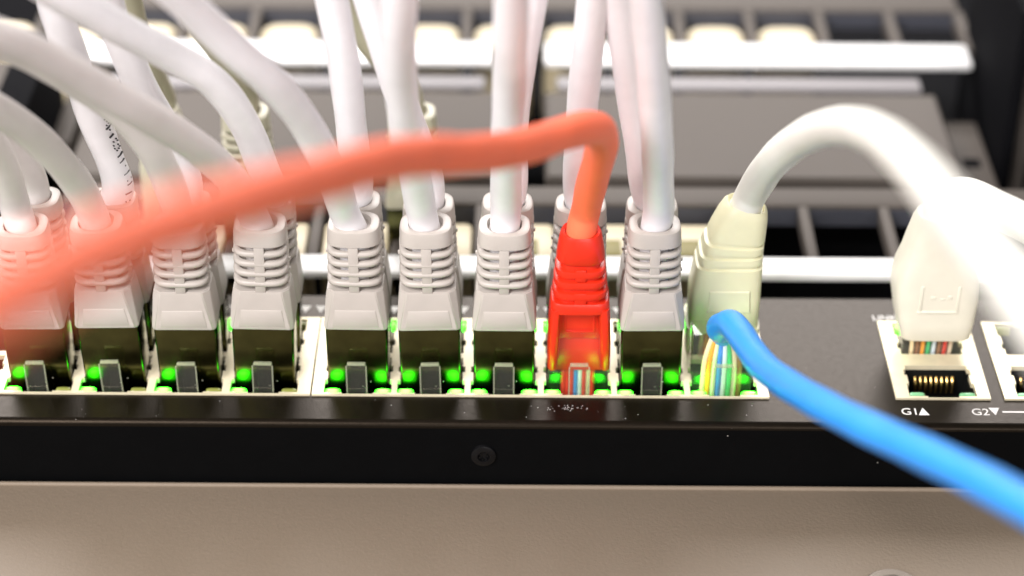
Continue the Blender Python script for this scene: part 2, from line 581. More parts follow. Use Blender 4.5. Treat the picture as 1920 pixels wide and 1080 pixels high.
# lettering printed on the face
text_mesh('port_marking', 'G1', 2.75, (72.5, -4.5 - 13, 0.03), M['print'], switch)
text_mesh('port_marking', 'G2', 2.75, (85.6, -4.5 - 13, 0.03), M['print'], switch)
text_mesh('port_marking', 'LINK/ACT', 2.3, (71.3, 25.7 - 13, 0.03), M['print'], switch)


def tri(x, y, w, h, up):
    mb = MB()
    s = 1 if up else -1
    pts = [(x - w / 2, y - s * h / 2), (x + w / 2, y - s * h / 2), (x, y + s * h / 2)]
    mb.add([(a, b, 0.03) for a, b in pts] + [(a, b, 0.01) for a, b in pts],
           [(0, 1, 2), (5, 4, 3), (0, 3, 4, 1), (1, 4, 5, 2), (2, 5, 3, 0)])
    return part(mb, 'arrow_marking', M['print'], sharp=0)


tri(76.7, -3.5, 2.0, 2.2, True)
tri(90.0, -3.4, 2.0, 2.2, False)
mb = MB(); mb.box(91.4, 128, -3.7, -3.3, 0.008, 0.03)
part(mb, 'line_marking', M['print'], sharp=0)
for c in RC + LC[2:]:
    tri(c + 8.6 if c != RC[-1] else c - 8.4, 28.2, 2.2, 2.4, False)
    tri(c + 5.6, 28.2, 2.2, 2.4, False)
for c in [-37.9] + RC[1:-1]:
    mb = MB(); mb.box(c + 1.2, c + 4.4, 29.6, 30.0, 0.008, 0.03)
    part(mb, 'line_marking', M['print'], sharp=0)

# flecks of dust lying on the face in front of the ports
mb = MB()
for _ in range(46):
    x = random.gauss(10.5, 3.0) if random.random() < .6 else random.uniform(-60, 60)
    y = random.gauss(-3.4, 0.5) if abs(x - 10.5) < 6 else random.uniform(-6.5, -1)
    q = random.uniform(0.035, 0.09)
    mb.box(x - q, x + q, y - q * .7, y + q * .7, 0.005, 0.06)
dust = part(mb, 'dust_flecks', M['print'], sharp=0)
dust['kind'] = 'stuff'

# ------------------------------------------------------------------ patch cables
CABLE_POINTS = {
    'FL1': [(-89.5, 7.0, 36.6), (-89.0, 2.7, 46.3), (-89.5, -3.8, 58.2), (-91.4, -10.7, 68.8)],
    'BL1': [(-88.6, 17.7, 35.4), (-89.3, 13.5, 44.2), (-91.9, 7.5, 54.8), (-95.5, 0.7, 64.4)],
    'FL2': [(-75.8, 6.8, 36.2), (-76.4, 3.0, 43.7), (-77.9, -3.4, 53.3), (-80.1, -9.8, 62.1), (-83.0, -16.2, 70.0), (-86.5, -23.2, 77.3)],
    'BL2': [(-72.9, 17.4, 34.9), (-73.9, 17.0, 42.2), (-75.5, 15.0, 51.7), (-76.7, 13.4, 61.8), (-78.0, 11.8, 70.0), (-79.0, 11.3, 76.3), (-79.5, 10.8, 82.6)],
    'FL3': [(-60.2, 6.6, 36.0), (-60.7, 3.7, 44.2), (-62.1, -1.4, 54.6), (-64.8, -5.2, 62.7), (-68.2, -7.9, 68.3), (-73.0, -11.7, 74.7), (-78.5, -14.9, 80.5), (-84.9, -20.4, 86.7)],
    'BL3': [(-60.1, 17.8, 35.5), (-60.9, 17.3, 41.0), (-63.2, 15.9, 49.4), (-65.8, 13.6, 58.5), (-68.0, 12.3, 67.2), (-69.2, 11.2, 74.4), (-69.6, 10.3, 81.9)],
    'FL4': [(-47.0, 6.9, 36.4), (-48.6, 1.8, 45.5), (-51.7, -6.3, 56.1), (-56.0, -14.4, 65.9), (-60.4, -21.0, 73.7), (-64.1, -25.4, 79.4), (-68.2, -30.6, 86.0), (-72.0, -36.0, 92.3), (-74.7, -39.6, 95.8), (-78.6, -43.9, 100.2)],
    'BL4': [(-44.2, 16.9, 34.2), (-45.5, 14.1, 41.6), (-46.7, 9.7, 51.0), (-48.9, 5.1, 60.2), (-51.9, 2.1, 66.5), (-56.4, -1.4, 72.0), (-61.2, -6.6, 78.5), (-65.8, -11.9, 84.9), (-69.6, -15.7, 90.0), (-74.1, -19.3, 95.4)],
    'FR1': [(-30.3, 6.9, 36.5), (-31.1, 2.6, 44.6), (-32.8, -2.9, 55.0), (-35.2, -8.2, 64.8), (-38.6, -13.7, 73.9), (-43.2, -17.8, 81.6), (-47.0, -20.7, 88.0), (-50.5, -23.7, 94.1), (-53.7, -26.9, 100.1)],
    'BR1': [(-28.5, 17.9, 35.7), (-28.9, 14.8, 46.1), (-29.0, 11.6, 55.6), (-29.3, 8.8, 65.7), (-30.0, 7.1, 73.7), (-30.6, 6.1, 79.3), (-31.2, 5.0, 84.8)],
    'FR2': [(-16.4, 7.0, 36.5), (-17.1, 2.0, 47.3), (-18.0, -4.8, 59.3), (-18.3, -10.9, 71.5), (-18.2, -16.0, 81.1), (-17.6, -21.8, 93.4), (-17.4, -24.0, 99.0)],
    'BR2': [(-15.3, 18.0, 35.7), (-16.6, 15.5, 43.5), (-18.7, 12.3, 53.1), (-21.1, 9.2, 64.5), (-22.8, 7.5, 72.6), (-24.1, 6.1, 79.3), (-25.2, 5.0, 84.8)],
    'FR3': [(-1.2, 7.0, 36.6), (-1.2, 2.0, 47.3), (-1.0, -5.3, 60.3), (-0.6, -12.5, 74.5), (-0.5, -17.6, 84.0), (-0.3, -22.7, 94.0), (-0.1, -25.8, 100.0)],
    'BR3': [(0.1, 18.0, 35.8), (-0.2, 16.1, 44.4), (0.1, 14.2, 52.2), (0.9, 11.4, 62.4), (1.9, 9.8, 70.6), (2.9, 8.0, 78.6), (3.5, 7.0, 84.1)],
    'FR4': [(13.2, 7.3, 36.9), (13.8, 2.4, 45.1), (14.6, -4.7, 54.8), (14.8, -12.0, 63.1), (13.4, -19.7, 69.8), (10.0, -28.7, 74.7), (6.3, -36.2, 77.8), (3.0, -43.8, 81.0), (-2.4, -55.6, 86.7), (-7.3, -67.0, 93.0), (-12.4, -79.2, 100.0), (-16.9, -92.6, 107.0), (-21.6, -109.9, 115.4), (-25.8, -131.4, 126.5), (-30.0, -160.1, 141.3), (-32.7, -180.9, 151.6), (-34.1, -194.7, 158.0), (-35.3, -205.0, 162.5)],
    'BR4': [(12.0, 18.1, 35.9), (12.1, 15.6, 43.7), (12.2, 13.3, 52.8), (12.7, 9.5, 66.6), (13.4, 7.2, 79.1), (13.6, 6.1, 84.5)],
    'FR5': [(26.3, 7.1, 36.8), (25.7, 3.3, 45.7), (24.8, -2.4, 55.6), (23.6, -7.9, 67.1), (22.3, -13.3, 78.0), (20.3, -19.9, 92.7), (19.4, -22.1, 98.3)],
    'BR5': [(24.3, 18.1, 36.0), (23.5, 15.9, 42.4), (21.8, 13.4, 52.8), (19.8, 9.9, 65.4), (17.7, 7.2, 79.1), (16.7, 6.1, 84.6)],
    'BR6': [(44.3, 16.2, 35.8), (45.6, 6.1, 47.6), (47.6, -5.5, 58.9), (49.3, -20.7, 70.4), (50.5, -37.7, 80.9), (51.1, -56.6, 90.5), (51.0, -75.4, 98.5), (50.6, -92.7, 105.1), (49.8, -111.1, 112.0), (49.5, -127.6, 117.9), (49.5, -143.4, 123.2), (50.2, -156.9, 126.5)],
    'FR6': [(38.4, 0.9, 15.3), (39.2, -5.8, 21.5), (40.5, -14.6, 24.6), (42.1, -28.5, 29.2), (45.5, -48.6, 38.8), (50.3, -68.4, 48.7), (55.1, -82.9, 55.9), (59.3, -96.5, 62.7), (64.0, -110.4, 68.9), (67.3, -119.9, 72.7)],
    'BG1': [(78.6, 11.3, 37.5), (80.4, 8.3, 40.3), (82.4, 3.7, 42.3), (84.8, -1.6, 43.5), (87.8, -8.8, 45.4), (92.3, -16.7, 46.3)],
    'far1': [(-54.0, 59.0, 31.0), (-55.1, 55.7, 36.7), (-57.1, 53.0, 43.3), (-60.0, 49.1, 51.8), (-62.6, 46.6, 58.7), (-64.7, 43.7, 65.1)],
    'far2': [(-21.0, 59.5, 31.6), (-24.2, 56.9, 38.5), (-27.9, 54.3, 45.2), (-31.1, 51.9, 52.3), (-32.9, 50.3, 57.1), (-34.8, 47.7, 63.9)],
    'far3': [(-70.7, 58.4, 30.0), (-71.6, 55.5, 36.5), (-72.4, 52.6, 42.8), (-73.7, 51.4, 51.6), (-73.8, 48.3, 61.2)],
}


# --- the common grey plug: metal shell, clear latch, ribbed boot (camera side is -y)
mb = MB()
bm = bmesh.new()
bmesh.ops.create_cube(bm, size=1)
for w in bm.verts:      # the front leans out a little towards the boot
    w.co = Vector((w.co.x * 11.4, (-3.95 if w.co.z > 0 else -2.95) if w.co.y < 0 else 3.35, 13.4 if w.co.z > 0 else -7.0))
bmesh.ops.bevel(bm, geom=list(bm.edges), offset=0.45, segments=3, profile=0.5, affect='EDGES')
mb.bm(bm)
shell_o = mb.build('connector', M['shell'])
SHELL = shell_o.data
bpy.data.objects.remove(shell_o)


def latch_mb():
    mb = MB()
    prof = [(-3.2, -9.5), (-5.0, -4.0), (-6.0, 0.0), (-6.15, 3.4), (-6.1, 6.6)]
    rings = []
    for k, (y, z) in enumerate(prof):
        w = 1.9 - 0.15 * k / 4
        t = 0.42
        rings.append([(-w, y - t, z), (w, y - t, z), (w, y + t, z), (-w, y + t, z)])
    mb.loft(rings)
    mb.box(-1.7, 1.7, -6.55, -5.65, 6.55, 7.0, 0.12)
    for sx in (-1, 1):      # thickened rims of the latch
        mb.loft([[(sx * 1.84 + a * 0.14, y - 0.5 + b * 0.14, z) for a, b in ((-1, -1), (1, -1), (1, 1), (-1, 1))] for y, z in prof[1:]])
    return mb


lo = latch_mb().build('latch', M['latch'], sharp=40)
LATCH = lo.data
LATCH.materials.append(M['latch_glint'])


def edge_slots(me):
    # the moulded rims and the thumb end of a latch get the paler material, a painted edge highlight
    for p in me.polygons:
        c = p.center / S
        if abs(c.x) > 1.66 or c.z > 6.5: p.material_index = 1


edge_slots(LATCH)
bpy.data.objects.remove(lo)


def boot_mesh(mat):
    mb = MB()
    bm_rings = [oct_ring(13.05, 11.5, 8.2, 0.5), oct_ring(13.35, 11.95, 8.7, 0.6), oct_ring(20.4, 10.7, 8.5, 1.35),
                oct_ring(21.5, 10.2, 8.1, 1.3)]
    t = MB(); t.loft(bm_rings)
    bm = bmesh.new()
    vs = [bm.verts.new(p) for p in t.v]
    for f in t.f: bm.faces.new([vs[i] for i in f])
    bmesh.ops.recalc_face_normals(bm, faces=bm.faces)
    bmesh.ops.bevel(bm, geom=list(bm.edges), offset=0.16, segments=2, affect='EDGES')
    mb.bm(bm)
    # faint raised name panel on the flat front
    mb.add([(-4.3, -4.42, 13.9), (4.3, -4.42, 13.9), (3.75, -4.36, 17.6), (-3.75, -4.36, 17.6),
            (-4.15, -4.52, 14.05), (4.15, -4.52, 14.05), (3.6, -4.46, 17.45), (-3.6, -4.46, 17.45),
            (-4.3, -4.0, 13.9), (4.3, -4.0, 13.9), (3.75, -4.0, 17.6), (-3.75, -4.0, 17.6)],
           [(4, 5, 6, 7), (0, 1, 5, 4), (1, 2, 6, 5), (2, 3, 7, 6), (3, 0, 4, 7), (8, 9, 1, 0), (9, 10, 2, 1), (10, 11, 3, 2), (11, 8, 0, 3)])
    # core, cap, spines
    mb.loft([ring(21.2, 5.6, 3.0, 3), ring(31.2, 5.4, 3.0, 3)])
    mb.loft([ring(30.85, 9.0, 7.6, 3.2), ring(31.1, 9.75, 8.3, 3.2), ring(33.2, 9.6, 8.15, 3.0), ring(34.0, 9.2, 7.75, 3.0),
             ring(34.25, 8.3, 6.9, 3.0), ring(34.2, 6.4, 6.2, 2.4), ring(33.2, 5.9, 5.9, 2.0)], cap1=True)
    mb.box(-0.95, 0.95, -4.12, 4.12, 21.3, 31.0, 0.2)
    mb.box(-4.95, 4.95, -0.7, 0.7, 21.3, 31.0, 0.2)
    # mould flash nibs on the parting line
    for sx, z in ((1, 26.4), (1, 24.2), (-1, 28.0)):
        mb.box(sx * 4.95 - 0.35, sx * 4.95 + 0.4, -0.35, 0.3, z - 0.35, z + 0.3, 0.15)
    o = mb.build('boot', mat, sharp=38)
    me = o.data
    bpy.data.objects.remove(o)
    return me


def rib_mesh(mat):
    mb = MB()
    # an open hoop: the slots between hoops look into the hollow of the boot
    mb.loft([ring(-0.58, 8.2, 6.5, 3.4), ring(-0.58, 9.4, 7.7, 3.4), ring(-0.40, 9.9, 8.2, 3.4), ring(0, 10.1, 8.4, 3.4),
             ring(0.40, 9.9, 8.2, 3.4), ring(0.58, 9.4, 7.7, 3.4), ring(0.58, 8.2, 6.5, 3.4), ring(-0.58, 8.2, 6.5, 3.4)],
            cap0=False, cap1=False)
    o = mb.build('rib', mat, sharp=50)
    me = o.data
    bpy.data.objects.remove(o)
    return me


BOOT, RIB = boot_mesh(M['boot']), rib_mesh(M['boot'])
BOOT_FAR, RIB_FAR = boot_mesh(M['boot_far']), rib_mesh(M['boot_far'])
G = 'patch cables plugged into the switch'


def cable_jacket(root, key, r, mat, start, seed=0.0, n=20, wob=0.018):
    """jacket from inside the boot, along the measured route; stored in the thing's own frame"""
    inv = root.matrix_world.inverted()
    pts = [Vector(p) for p in start]
    for p in CABLE_POINTS[key]:
        pts.append((inv @ (Vector(p) * S)) / S)
    run = (pts[-1] - pts[-2]).normalized()      # the cable goes on past the picture
    pts += [pts[-1] + run * 30, pts[-1] + run * 70]
    path = spline(pts)
    mb = MB()
    fr = tube(mb, path, r, n, wob, seed)
    return mb.build('cable_jacket', mat, root, sharp=60), fr


def grey_patch(key, x, row, label, tilt=(0, 0), mat='cable', r=2.8, dz=0.0, far=None):
    if far:
        loc, rz = far, 0.0
    elif row == 'F':
        loc, rz = (x, 7.3, dz), 0.0
    else:
        loc, rz = (x, 17.5, -1.8 + dz), PI
    rz += math.radians(random.uniform(-1.6, 1.6))
    loc = (loc[0] + random.uniform(-.12, .12), loc[1], loc[2] + random.uniform(-.35, .35))
    tilt = (tilt[0] + random.uniform(-.9, .9), tilt[1] + random.uniform(-.8, .8))
    root = empty('patch_cable', loc, (math.radians(tilt[0]), math.radians(tilt[1]), rz))
    tag(root, label, 'patch cable', G if not far else 'patch cables plugged into the panel behind')
    c = link('connector', SHELL, root)
    link('latch', LATCH, c)
    b = link('boot', BOOT_FAR if far else BOOT, root)
    for k in range(4):
        o = link('rib', RIB_FAR if far else RIB, b)
        o.location.z = (23.1 + 2.08 * k) * S
        o.scale = (1.02 - 0.012 * k,) * 2 + (1,)
    j, fr = cable_jacket(root, key, r, M[mat], [(0, 0, 22), (0, 0, 27), (0, 0, 31.5)], seed=hash_seed(key), wob=0.05 if key == 'BL2' else 0.018)
    return root, j, fr


def hash_seed(k):
    return sum(ord(ch) * (i + 3) for i, ch in enumerate(k)) % 97 / 7.0


grey_patch('FL1', LC[2], 'F', 'grey cable in the front row at the far left edge, boot half behind red cable', (2, 0), 'cable_dimmed_grey')
grey_patch('BL1', LC[2], 'B', 'grey cable in the back row at the far left edge', (1, 0), 'cable_dimmed_grey', dz=0.5)
grey_patch('FL2', LC[3], 'F', 'grey cable in second front port from the left, boot hidden behind red cable', (1, -1), 'cable_dimmed_grey')
_, jk, jfr = grey_patch('BL2', LC[3], 'B', 'creased white cable with black dotted printing along its jacket', (0, -1), 'cable')
grey_patch('FL3', LC[4], 'F', 'grey cable in third front port from the left, running low behind another', (0, 0.5), 'cable_dimmed_grey')
grey_patch('BL3', LC[4], 'B', 'pale cable in back row third from left, passing under the long crossing cables', (0, -0.5), 'cable')
grey_patch('FL4', LC[5], 'F', 'grey cable just left of the shield seam, sweeping far left across the others', (0, 0.8), 'cable_dimmed_grey')
grey_patch('BL4', LC[5], 'B', 'white cable curving from back row left of the seam to the upper left', (1, -2.5), 'cable')
grey_patch('FR1', RC[0], 'F', 'pinkish white cable just right of the seam, slanting up to the left', (0, -0.6), 'cable')
grey_patch('BR1', RC[0], 'B', 'white cable rising upright behind the first front plug right of the seam', (0, 0), 'cable')
grey_patch('FR2', RC[1], 'F', 'white cable in front of two merging strands, second plug right of the seam', (0, -0.4), 'cable')
grey_patch('BR2', RC[1], 'B', 'white cable leaning left behind the second front plug right of the seam', (0, 0), 'cable')
grey_patch('FR3', RC[2], 'F', 'straight white cable standing just left of the red plug, front row', (0, 0), 'cable')
grey_patch('BR3', RC[2], 'B', 'thin looking white cable behind the straight one left of the red plug', (0, 0), 'cable')
grey_patch('BR4', RC[3], 'B', 'white cable standing directly behind the red plug', (0, 0), 'cable')
grey_patch('FR5', RC[4], 'F', 'white cable in the front row between the red plug and the blue cable', (0, -0.8), 'cable')
grey_patch('BR5', RC[4], 'B', 'white cable leaning left behind the plug right of the red one', (0, 1.0), 'cable')

# dotted batch print on the creased cable
mb = MB()
rows = ['0100100', '0010010', '0000000', '1111100', '0000000', '0111110', '0100010', '0000000', '1111110', '0000000', '0001000', '0000000',
        '1111100', '0000000', '1111110', '0000000', '0101010', '1000100', '1000010', '0100100', '0000000', '1111000', '0000000',
        '0010000', '1111110', '0101010', '0010100', '0101000', '0011100']
cam_p = cam.matrix_world.translation / S
acc, dd = [0.0], 0.0
for i in range(1, len(jfr)):
    dd += (jfr[i][0] - jfr[i - 1][0]).length
    acc.append(dd)
s0 = 13.0
rootm = jk.parent.matrix_world
for ri, rowbits in enumerate(rows):
    s = s0 + ri * 0.70
    i = min(range(len(acc)), key=lambda q: abs(acc[q] - s))
    p, t, a, b = jfr[i]
    p = p + t * (s - acc[i])
    wp = (rootm @ (p * S)) / S
    view = (rootm.to_3x3().inverted() @ (cam_p - wp)).normalized()
    view = (view - t * view.dot(t)).normalized()
    side = t.cross(view)
    if (rootm.to_3x3() @ side).x < 0: side = -side
    for ci, bit in enumerate(rowbits):
        if bit != '1': continue
        ang = 0.55 + ci * 0.11
        d0 = (view * math.cos(ang) + side * math.sin(ang)).normalized()
        tg = t.cross(d0)
        c0 = p + d0 * 2.97
        h = 0.10
        mb.add([(c0 + t * u * h + tg * w * h + d0 * e)[:] for e in (0.0, -0.35) for u, w in ((-1, -1), (1, -1), (1, 1), (-1, 1))],
               [(0, 1, 2, 3), (7, 6, 5, 4), (0, 4, 5, 1), (1, 5, 6, 2), (2, 6, 7, 3), (3, 7, 4, 0)])
mb.build('printed_marks', M['ink'], jk, sharp=0)


# --- clear unshielded connector with coloured conductors
def clear_connector(root, mat, cols, y_front=-3.3, ztop=12.0, straight=False):
    mb = MB()
    mb.box(-5.8, 5.8, y_front, y_front + 6.6, -7.0, ztop, 0.3)
    c = mb.build('connector', mat, root)
    lm = latch_mb()
    l2 = lm.build('latch', M['latch'], c, sharp=40)
    l2.data.materials.append(M['latch_glint'])
    edge_slots(l2.data)
    for k, cn in enumerate(cols):
        mb = MB()
        x = (k - 3.5) * 0.98
        path = spline([(x, y_front + 0.9, -7), (x, y_front + 0.8, 2), (x * 0.95, y_front + 0.9, 5.5), (x * 0.75, y_front + 1.4, 8.5),
                       (x * 0.45, y_front + 2.6, ztop)], 5)
        if straight:
            path = [Vector((x * 0.8, y_front + 3.6, z)) for z in (-7, -3, -1, 0.4, 1.2)]
        tube(mb, path, 0.5, 10, 0.0)
        mb.build('conductor', M['wire_' + cn], c, sharp=60)
    return c


# red cable: boot with side ears round a clear plug
root = empty('patch_cable', (RC[3] + 0.2, 7.3, 0), (0, math.radians(-0.3), 0))
tag(root, 'red cable whose loop crosses in front of the white cables', 'patch cable', G)
clear_connector(root, M['clear_red'], ['red', 'red', 'red', 'blue', 'white_blue', 'red', 'white_brown', 'red'], straight=True)
mb = MB()
for sx in (-1, 1):
    mb.loft([ring(3.2, 1.2, 4.6, 3, sx * 4.9, -0.9, 20), ring(3.7, 2.0, 6.0, 3.2, sx * 4.95, -0.7, 20),
             ring(9, 2.2, 7.6, 3.4, sx * 4.85, -0.3, 20), ring(15, 2.2, 8.4, 3.6, sx * 4.6, -0.1, 20),
             ring(17.6, 2.2, 8.4, 3.6, sx * 4.4, 0, 20)])
mb.box(-4.4, 4.4, -1.6, 3.9, 9.6, 18.2, 0.2)
mb.box(-5.2, 5.2, 2.6, 4.3, 2.6, 18.0, 0.3)
mb.box(-4.6, 4.6, -0.9, 3.6, 1.6, 9.4, 0.3)  # added red block stands in for the boot's reflection inside the clear plug
# raised outline inside the recess
for bx in ((-2.9, 2.9, 11.0, 11.35), (-2.9, 2.9, 15.4, 15.75), (-2.9, -2.5, 11.3, 15.5), (2.5, 2.9, 11.3, 15.5)):
    mb.box(bx[0], bx[1], -1.85, -1.4, bx[2], bx[3], 0.1)
mb.loft([ring(16.8, 10.9, 8.6, 5), ring(17.2, 11.1, 8.7, 5), ring(18.6, 10.9, 8.6, 4.5), ring(19.0, 10.4, 8.2, 4.5)])
mb.loft([ring(18.6, 8.4, 6.8, 4), ring(28, 7.2, 6.2, 3)])
mb.box(-1.1, 1.1, -4.05, 4.05, 18.8, 21.4, 0.2)
mb.box(-1.0, 1.0, -3.9, 3.9, 23.8, 26.4, 0.2)
mb.loft([ring(27.2, 8.3, 7.2, 3), ring(27.6, 8.9, 7.7, 3), ring(30.0, 8.3, 7.4, 2.8), ring(32.2, 7.5, 6.8, 2.6), ring(32.8, 6.9, 6.3, 2.5),
         ring(32.6, 5.8, 5.8, 2.2), ring(31.5, 5.6, 5.6, 2)])
b = mb.build('boot', M['red'], root, sharp=42)
for z, w, d in ((20.5, 10.3, 8.4), (22.9, 9.9, 8.2), (25.2, 9.4, 8.0)):
    mb = MB()
    h = 0.82
    mb.loft([ring(-h, w - 1.2, d - 1.1, 3.4), ring(-h * .75, w - .3, d - .25, 3.4), ring(0, w, d, 3.4), ring(h * .75, w - .3, d - .25, 3.4),
             ring(h, w - 1.2, d - 1.1, 3.4)])
    o = mb.build('rib', M['red'], b, sharp=50)
    o.location.z = z * S
cable_jacket(root, 'FR4', 2.75, M['red_cable'], [(0, 0, 25), (0, 0, 30), (0.1, 0, 33.5)], 2.0, 24)

# ivory cable with an eared boot bent to the right, back row
root = empty('patch_cable', (RC[5], 17.5, 0), (0, 0, 0))
tag(root, 'cream cable arching to the right behind the blue one', 'patch cable', G)
cc = MB(); cc.box(-5.8, 5.8, -3.3, 3.3, -7, 9, 0.3)
cc = cc.build('connector', M['clear'], root)
for k, cn in enumerate(['white_orange', 'orange', 'white_green', 'blue', 'white_blue', 'green', 'white_brown', 'brown']):
    mb = MB()
    mb.loft([ring(-7, .9, .9, 2, (k - 3.5) * 1.0, -1.5, 10), ring(9, .9, .9, 2, (k - 3.5) * 0.9, -1.2, 10)])
    mb.build('conductor', M['wire_' + cn], cc)
mb = MB()
mb.loft([ring(5.4, 12.6, 8.4, 6, .5), ring(5.9, 13.4, 9.1, 6, .5), ring(13, 13.4, 9.3, 6, .5), ring(18.6, 12.8, 9.2, 5, .8),
         ring(19.9, 12.6, 9.1, 5, .9), ring(20.1, 11.6, 8.2, 5, .9), ring(20.7, 11.6, 8.2, 5, .95), ring(20.9, 12.3, 9.0, 4.6, 1.0),
         ring(22.2, 12.0, 8.9, 4.4, 1.15), ring(22.4, 11.0, 8.0, 4.2, 1.2), ring(23.0, 10.8, 7.9, 4.2, 1.3), ring(23.2, 11.6, 8.8, 4, 1.35, tilt=-.03),
         ring(24.6, 11.2, 8.7, 3.8, 1.6, tilt=-.06), ring(24.8, 10.2, 7.9, 3.6, 1.7, tilt=-.06), ring(25.4, 10.0, 7.7, 3.6, 1.8, tilt=-.08),
         ring(25.6, 10.8, 8.5, 3.4, 1.9, tilt=-.09), ring(27.5, 10.2, 8.3, 3.2, 2.3, tilt=-.12), ring(30, 9.2, 7.9, 3, 2.9, tilt=-.16),
         ring(31.6, 8.2, 7.3, 2.8, 3.3, tilt=-.2), ring(32.3, 7.0, 6.6, 2.6, 3.45, tilt=-.22), ring(31.6, 6.2, 6.2, 2.2, 3.4, tilt=-.22)])
for sx in (-1, 1):
    mb.loft([ring(-1.9, 1.0, 5.4, 3, sx * 6.1 + .4, 0, 20), ring(-1.4, 1.5, 6.6, 3, sx * 6.1 + .4, 0, 20), ring(6.5, 1.7, 8.6, 4, sx * 6.2 + .4, 0, 20)])
mb.add([(-3.6 + .6, -4.62, 10.6), (4.6 + .6, -4.62, 10.6), (4.3 + .6, -4.62, 15.6), (-3.4 + .6, -4.62, 15.6),
        (-3.4 + .6, -4.85, 10.8), (4.4 + .6, -4.85, 10.8), (4.1 + .6, -4.85, 15.4), (-3.2 + .6, -4.85, 15.4)],
       [(4, 5, 6, 7), (0, 1, 5, 4), (1, 2, 6, 5), (2, 3, 7, 6), (3, 0, 4, 7)])
mb.build('boot', M['cream'], root, sharp=45)
cable_jacket(root, 'BR6', 3.0, M['cream_cable'], [(2.0, 0, 24), (2.8, -.1, 28), (3.6, -.4, 33)], 4.0, 24)

# blue cable in a bare clear plug, front row
root = empty('patch_cable', (RC[5] - 0.4, 7.3, 0), (0, 0, 0))
tag(root, 'blue cable leaving a bare clear plug with striped wires', 'patch cable', G)
clear_connector(root, M['clear'], ['white_orange', 'orange', 'white_green', 'blue', 'white_blue', 'green', 'white_brown', 'brown'], ztop=10.6)
cable_jacket(root, 'FR6', 2.55, M['blue_cable'], [(0, 0.3, 9.0), (-0.4, -1.0, 11.5), (-1.0, -3.6, 14.0)], 6.0, 24)

# ivory moulded plug in the uplink port
root = empty('patch_cable', (81.1, 17.5, 0), (0, 0, 0))
tag(root, 'ivory cable with a smooth bulky boot in the uplink port marked G1', 'patch cable', G)
cc = MB(); cc.box(-5.8, 5.8, -3.3, 3.3, -7, 6, 0.3)
cc = cc.build('connector', M['clear'], root)
for k, cn in enumerate(['white_orange', 'brown', 'orange', 'green', 'white_blue', 'brown', 'red', 'white_brown']):
    mb = MB()
    mb.loft([ring(-7, .8, .8, 2, (k - 3.5) * 1.0, -2.2, 10), ring(6, .8, .8, 2, (k - 3.5) * 1.1, -1.6, 10)])
    mb.build('conductor', M['wire_' + cn], cc)
mb = MB()
mb.loft([ring(4.0, 12.8, 8.6, 6, .2), ring(4.5, 13.6, 9.3, 6, .2), ring(8, 14.8, 9.8, 6, -.1), ring(13, 16.0, 10.2, 6, -.5),
         ring(16, 16.0, 10.2, 5.6, -.7), ring(19, 14.8, 9.9, 5, -.9), ring(22, 12.8, 9.2, 4, -1.2), ring(25.5, 11.0, 8.6, 3.4, -1.5),
         ring(29, 9.4, 7.8, 3, -1.6), ring(30.6, 8.2, 7.0, 2.6, -1.6), ring(30.2, 6.4, 6.2, 2.2, -1.6)])
for bx in ((-4.4, 3.4, 11.0, 11.6), (-4.2, -3.6, 11.5, 17.2), (2.8, 3.4, 11.5, 17.2)):
    mb.box(bx[0], bx[1], -5.22, -4.7, bx[2], bx[3], 0.15)
for bx in ((-2.2, -1.2, 14.2, 15.0), (-0.4, 0.6, 14.0, 14.6), (1.0, 1.9, 14.2, 15.2)):
    mb.box(bx[0], bx[1], -5.18, -4.7, bx[2], bx[3], 0.12)
mb.build('boot', M['cream_pale'], root, sharp=45)
cable_jacket(root, 'BG1', 3.2, M['cream_cable'], [(-1.6, 0, 26), (-1.6, 0, 30), (-1.5, -.2, 33.5)], 1.0, 24)

# ------------------------------------------------------------------ rack panels behind and below
# grey device front below the switch
blank = empty('rack_device', (0, -40, -14.3))
tag(blank, 'taupe powder coated device front filling the bottom of the picture', 'rack device')
mb = MB()
mb.box(-230, 230, -42 + 0, 31.2, -6, 0.0, 0.7)
mb.build('panel_plate', M['panel'], blank)
mb = MB()
tube(mb, [Vector((x, 30.9, 0.05)) for x in (-230, -100, 0, 100, 230)], 0.5, 12, 0.0)
mb.build('panel_lip', M['panel'], blank)
mb = MB()
mb.cyl((67.7, 2.9, 0.0), 5.6, 0.9, n=40, bevel=0.5)
sc_o = mb.build('panel_screw', M['screw_grey'], blank)
mb = MB()
mb.cyl((67.7, 2.9, 0.88), 3.4, 1.2, n=32, dome=1)
mb.build('screw_head', M['screw_grey'], sc_o)

# dark cavity of the rack behind all panels
mb = MB()
mb.box(-260, 260, 34.6, 330, -62, -46)
mb.box(-260, 260, -120, -8.5, -62, -46)
ri = mb.build('rack_interior', M['bg_black'])
tag(ri, None, kind='structure')


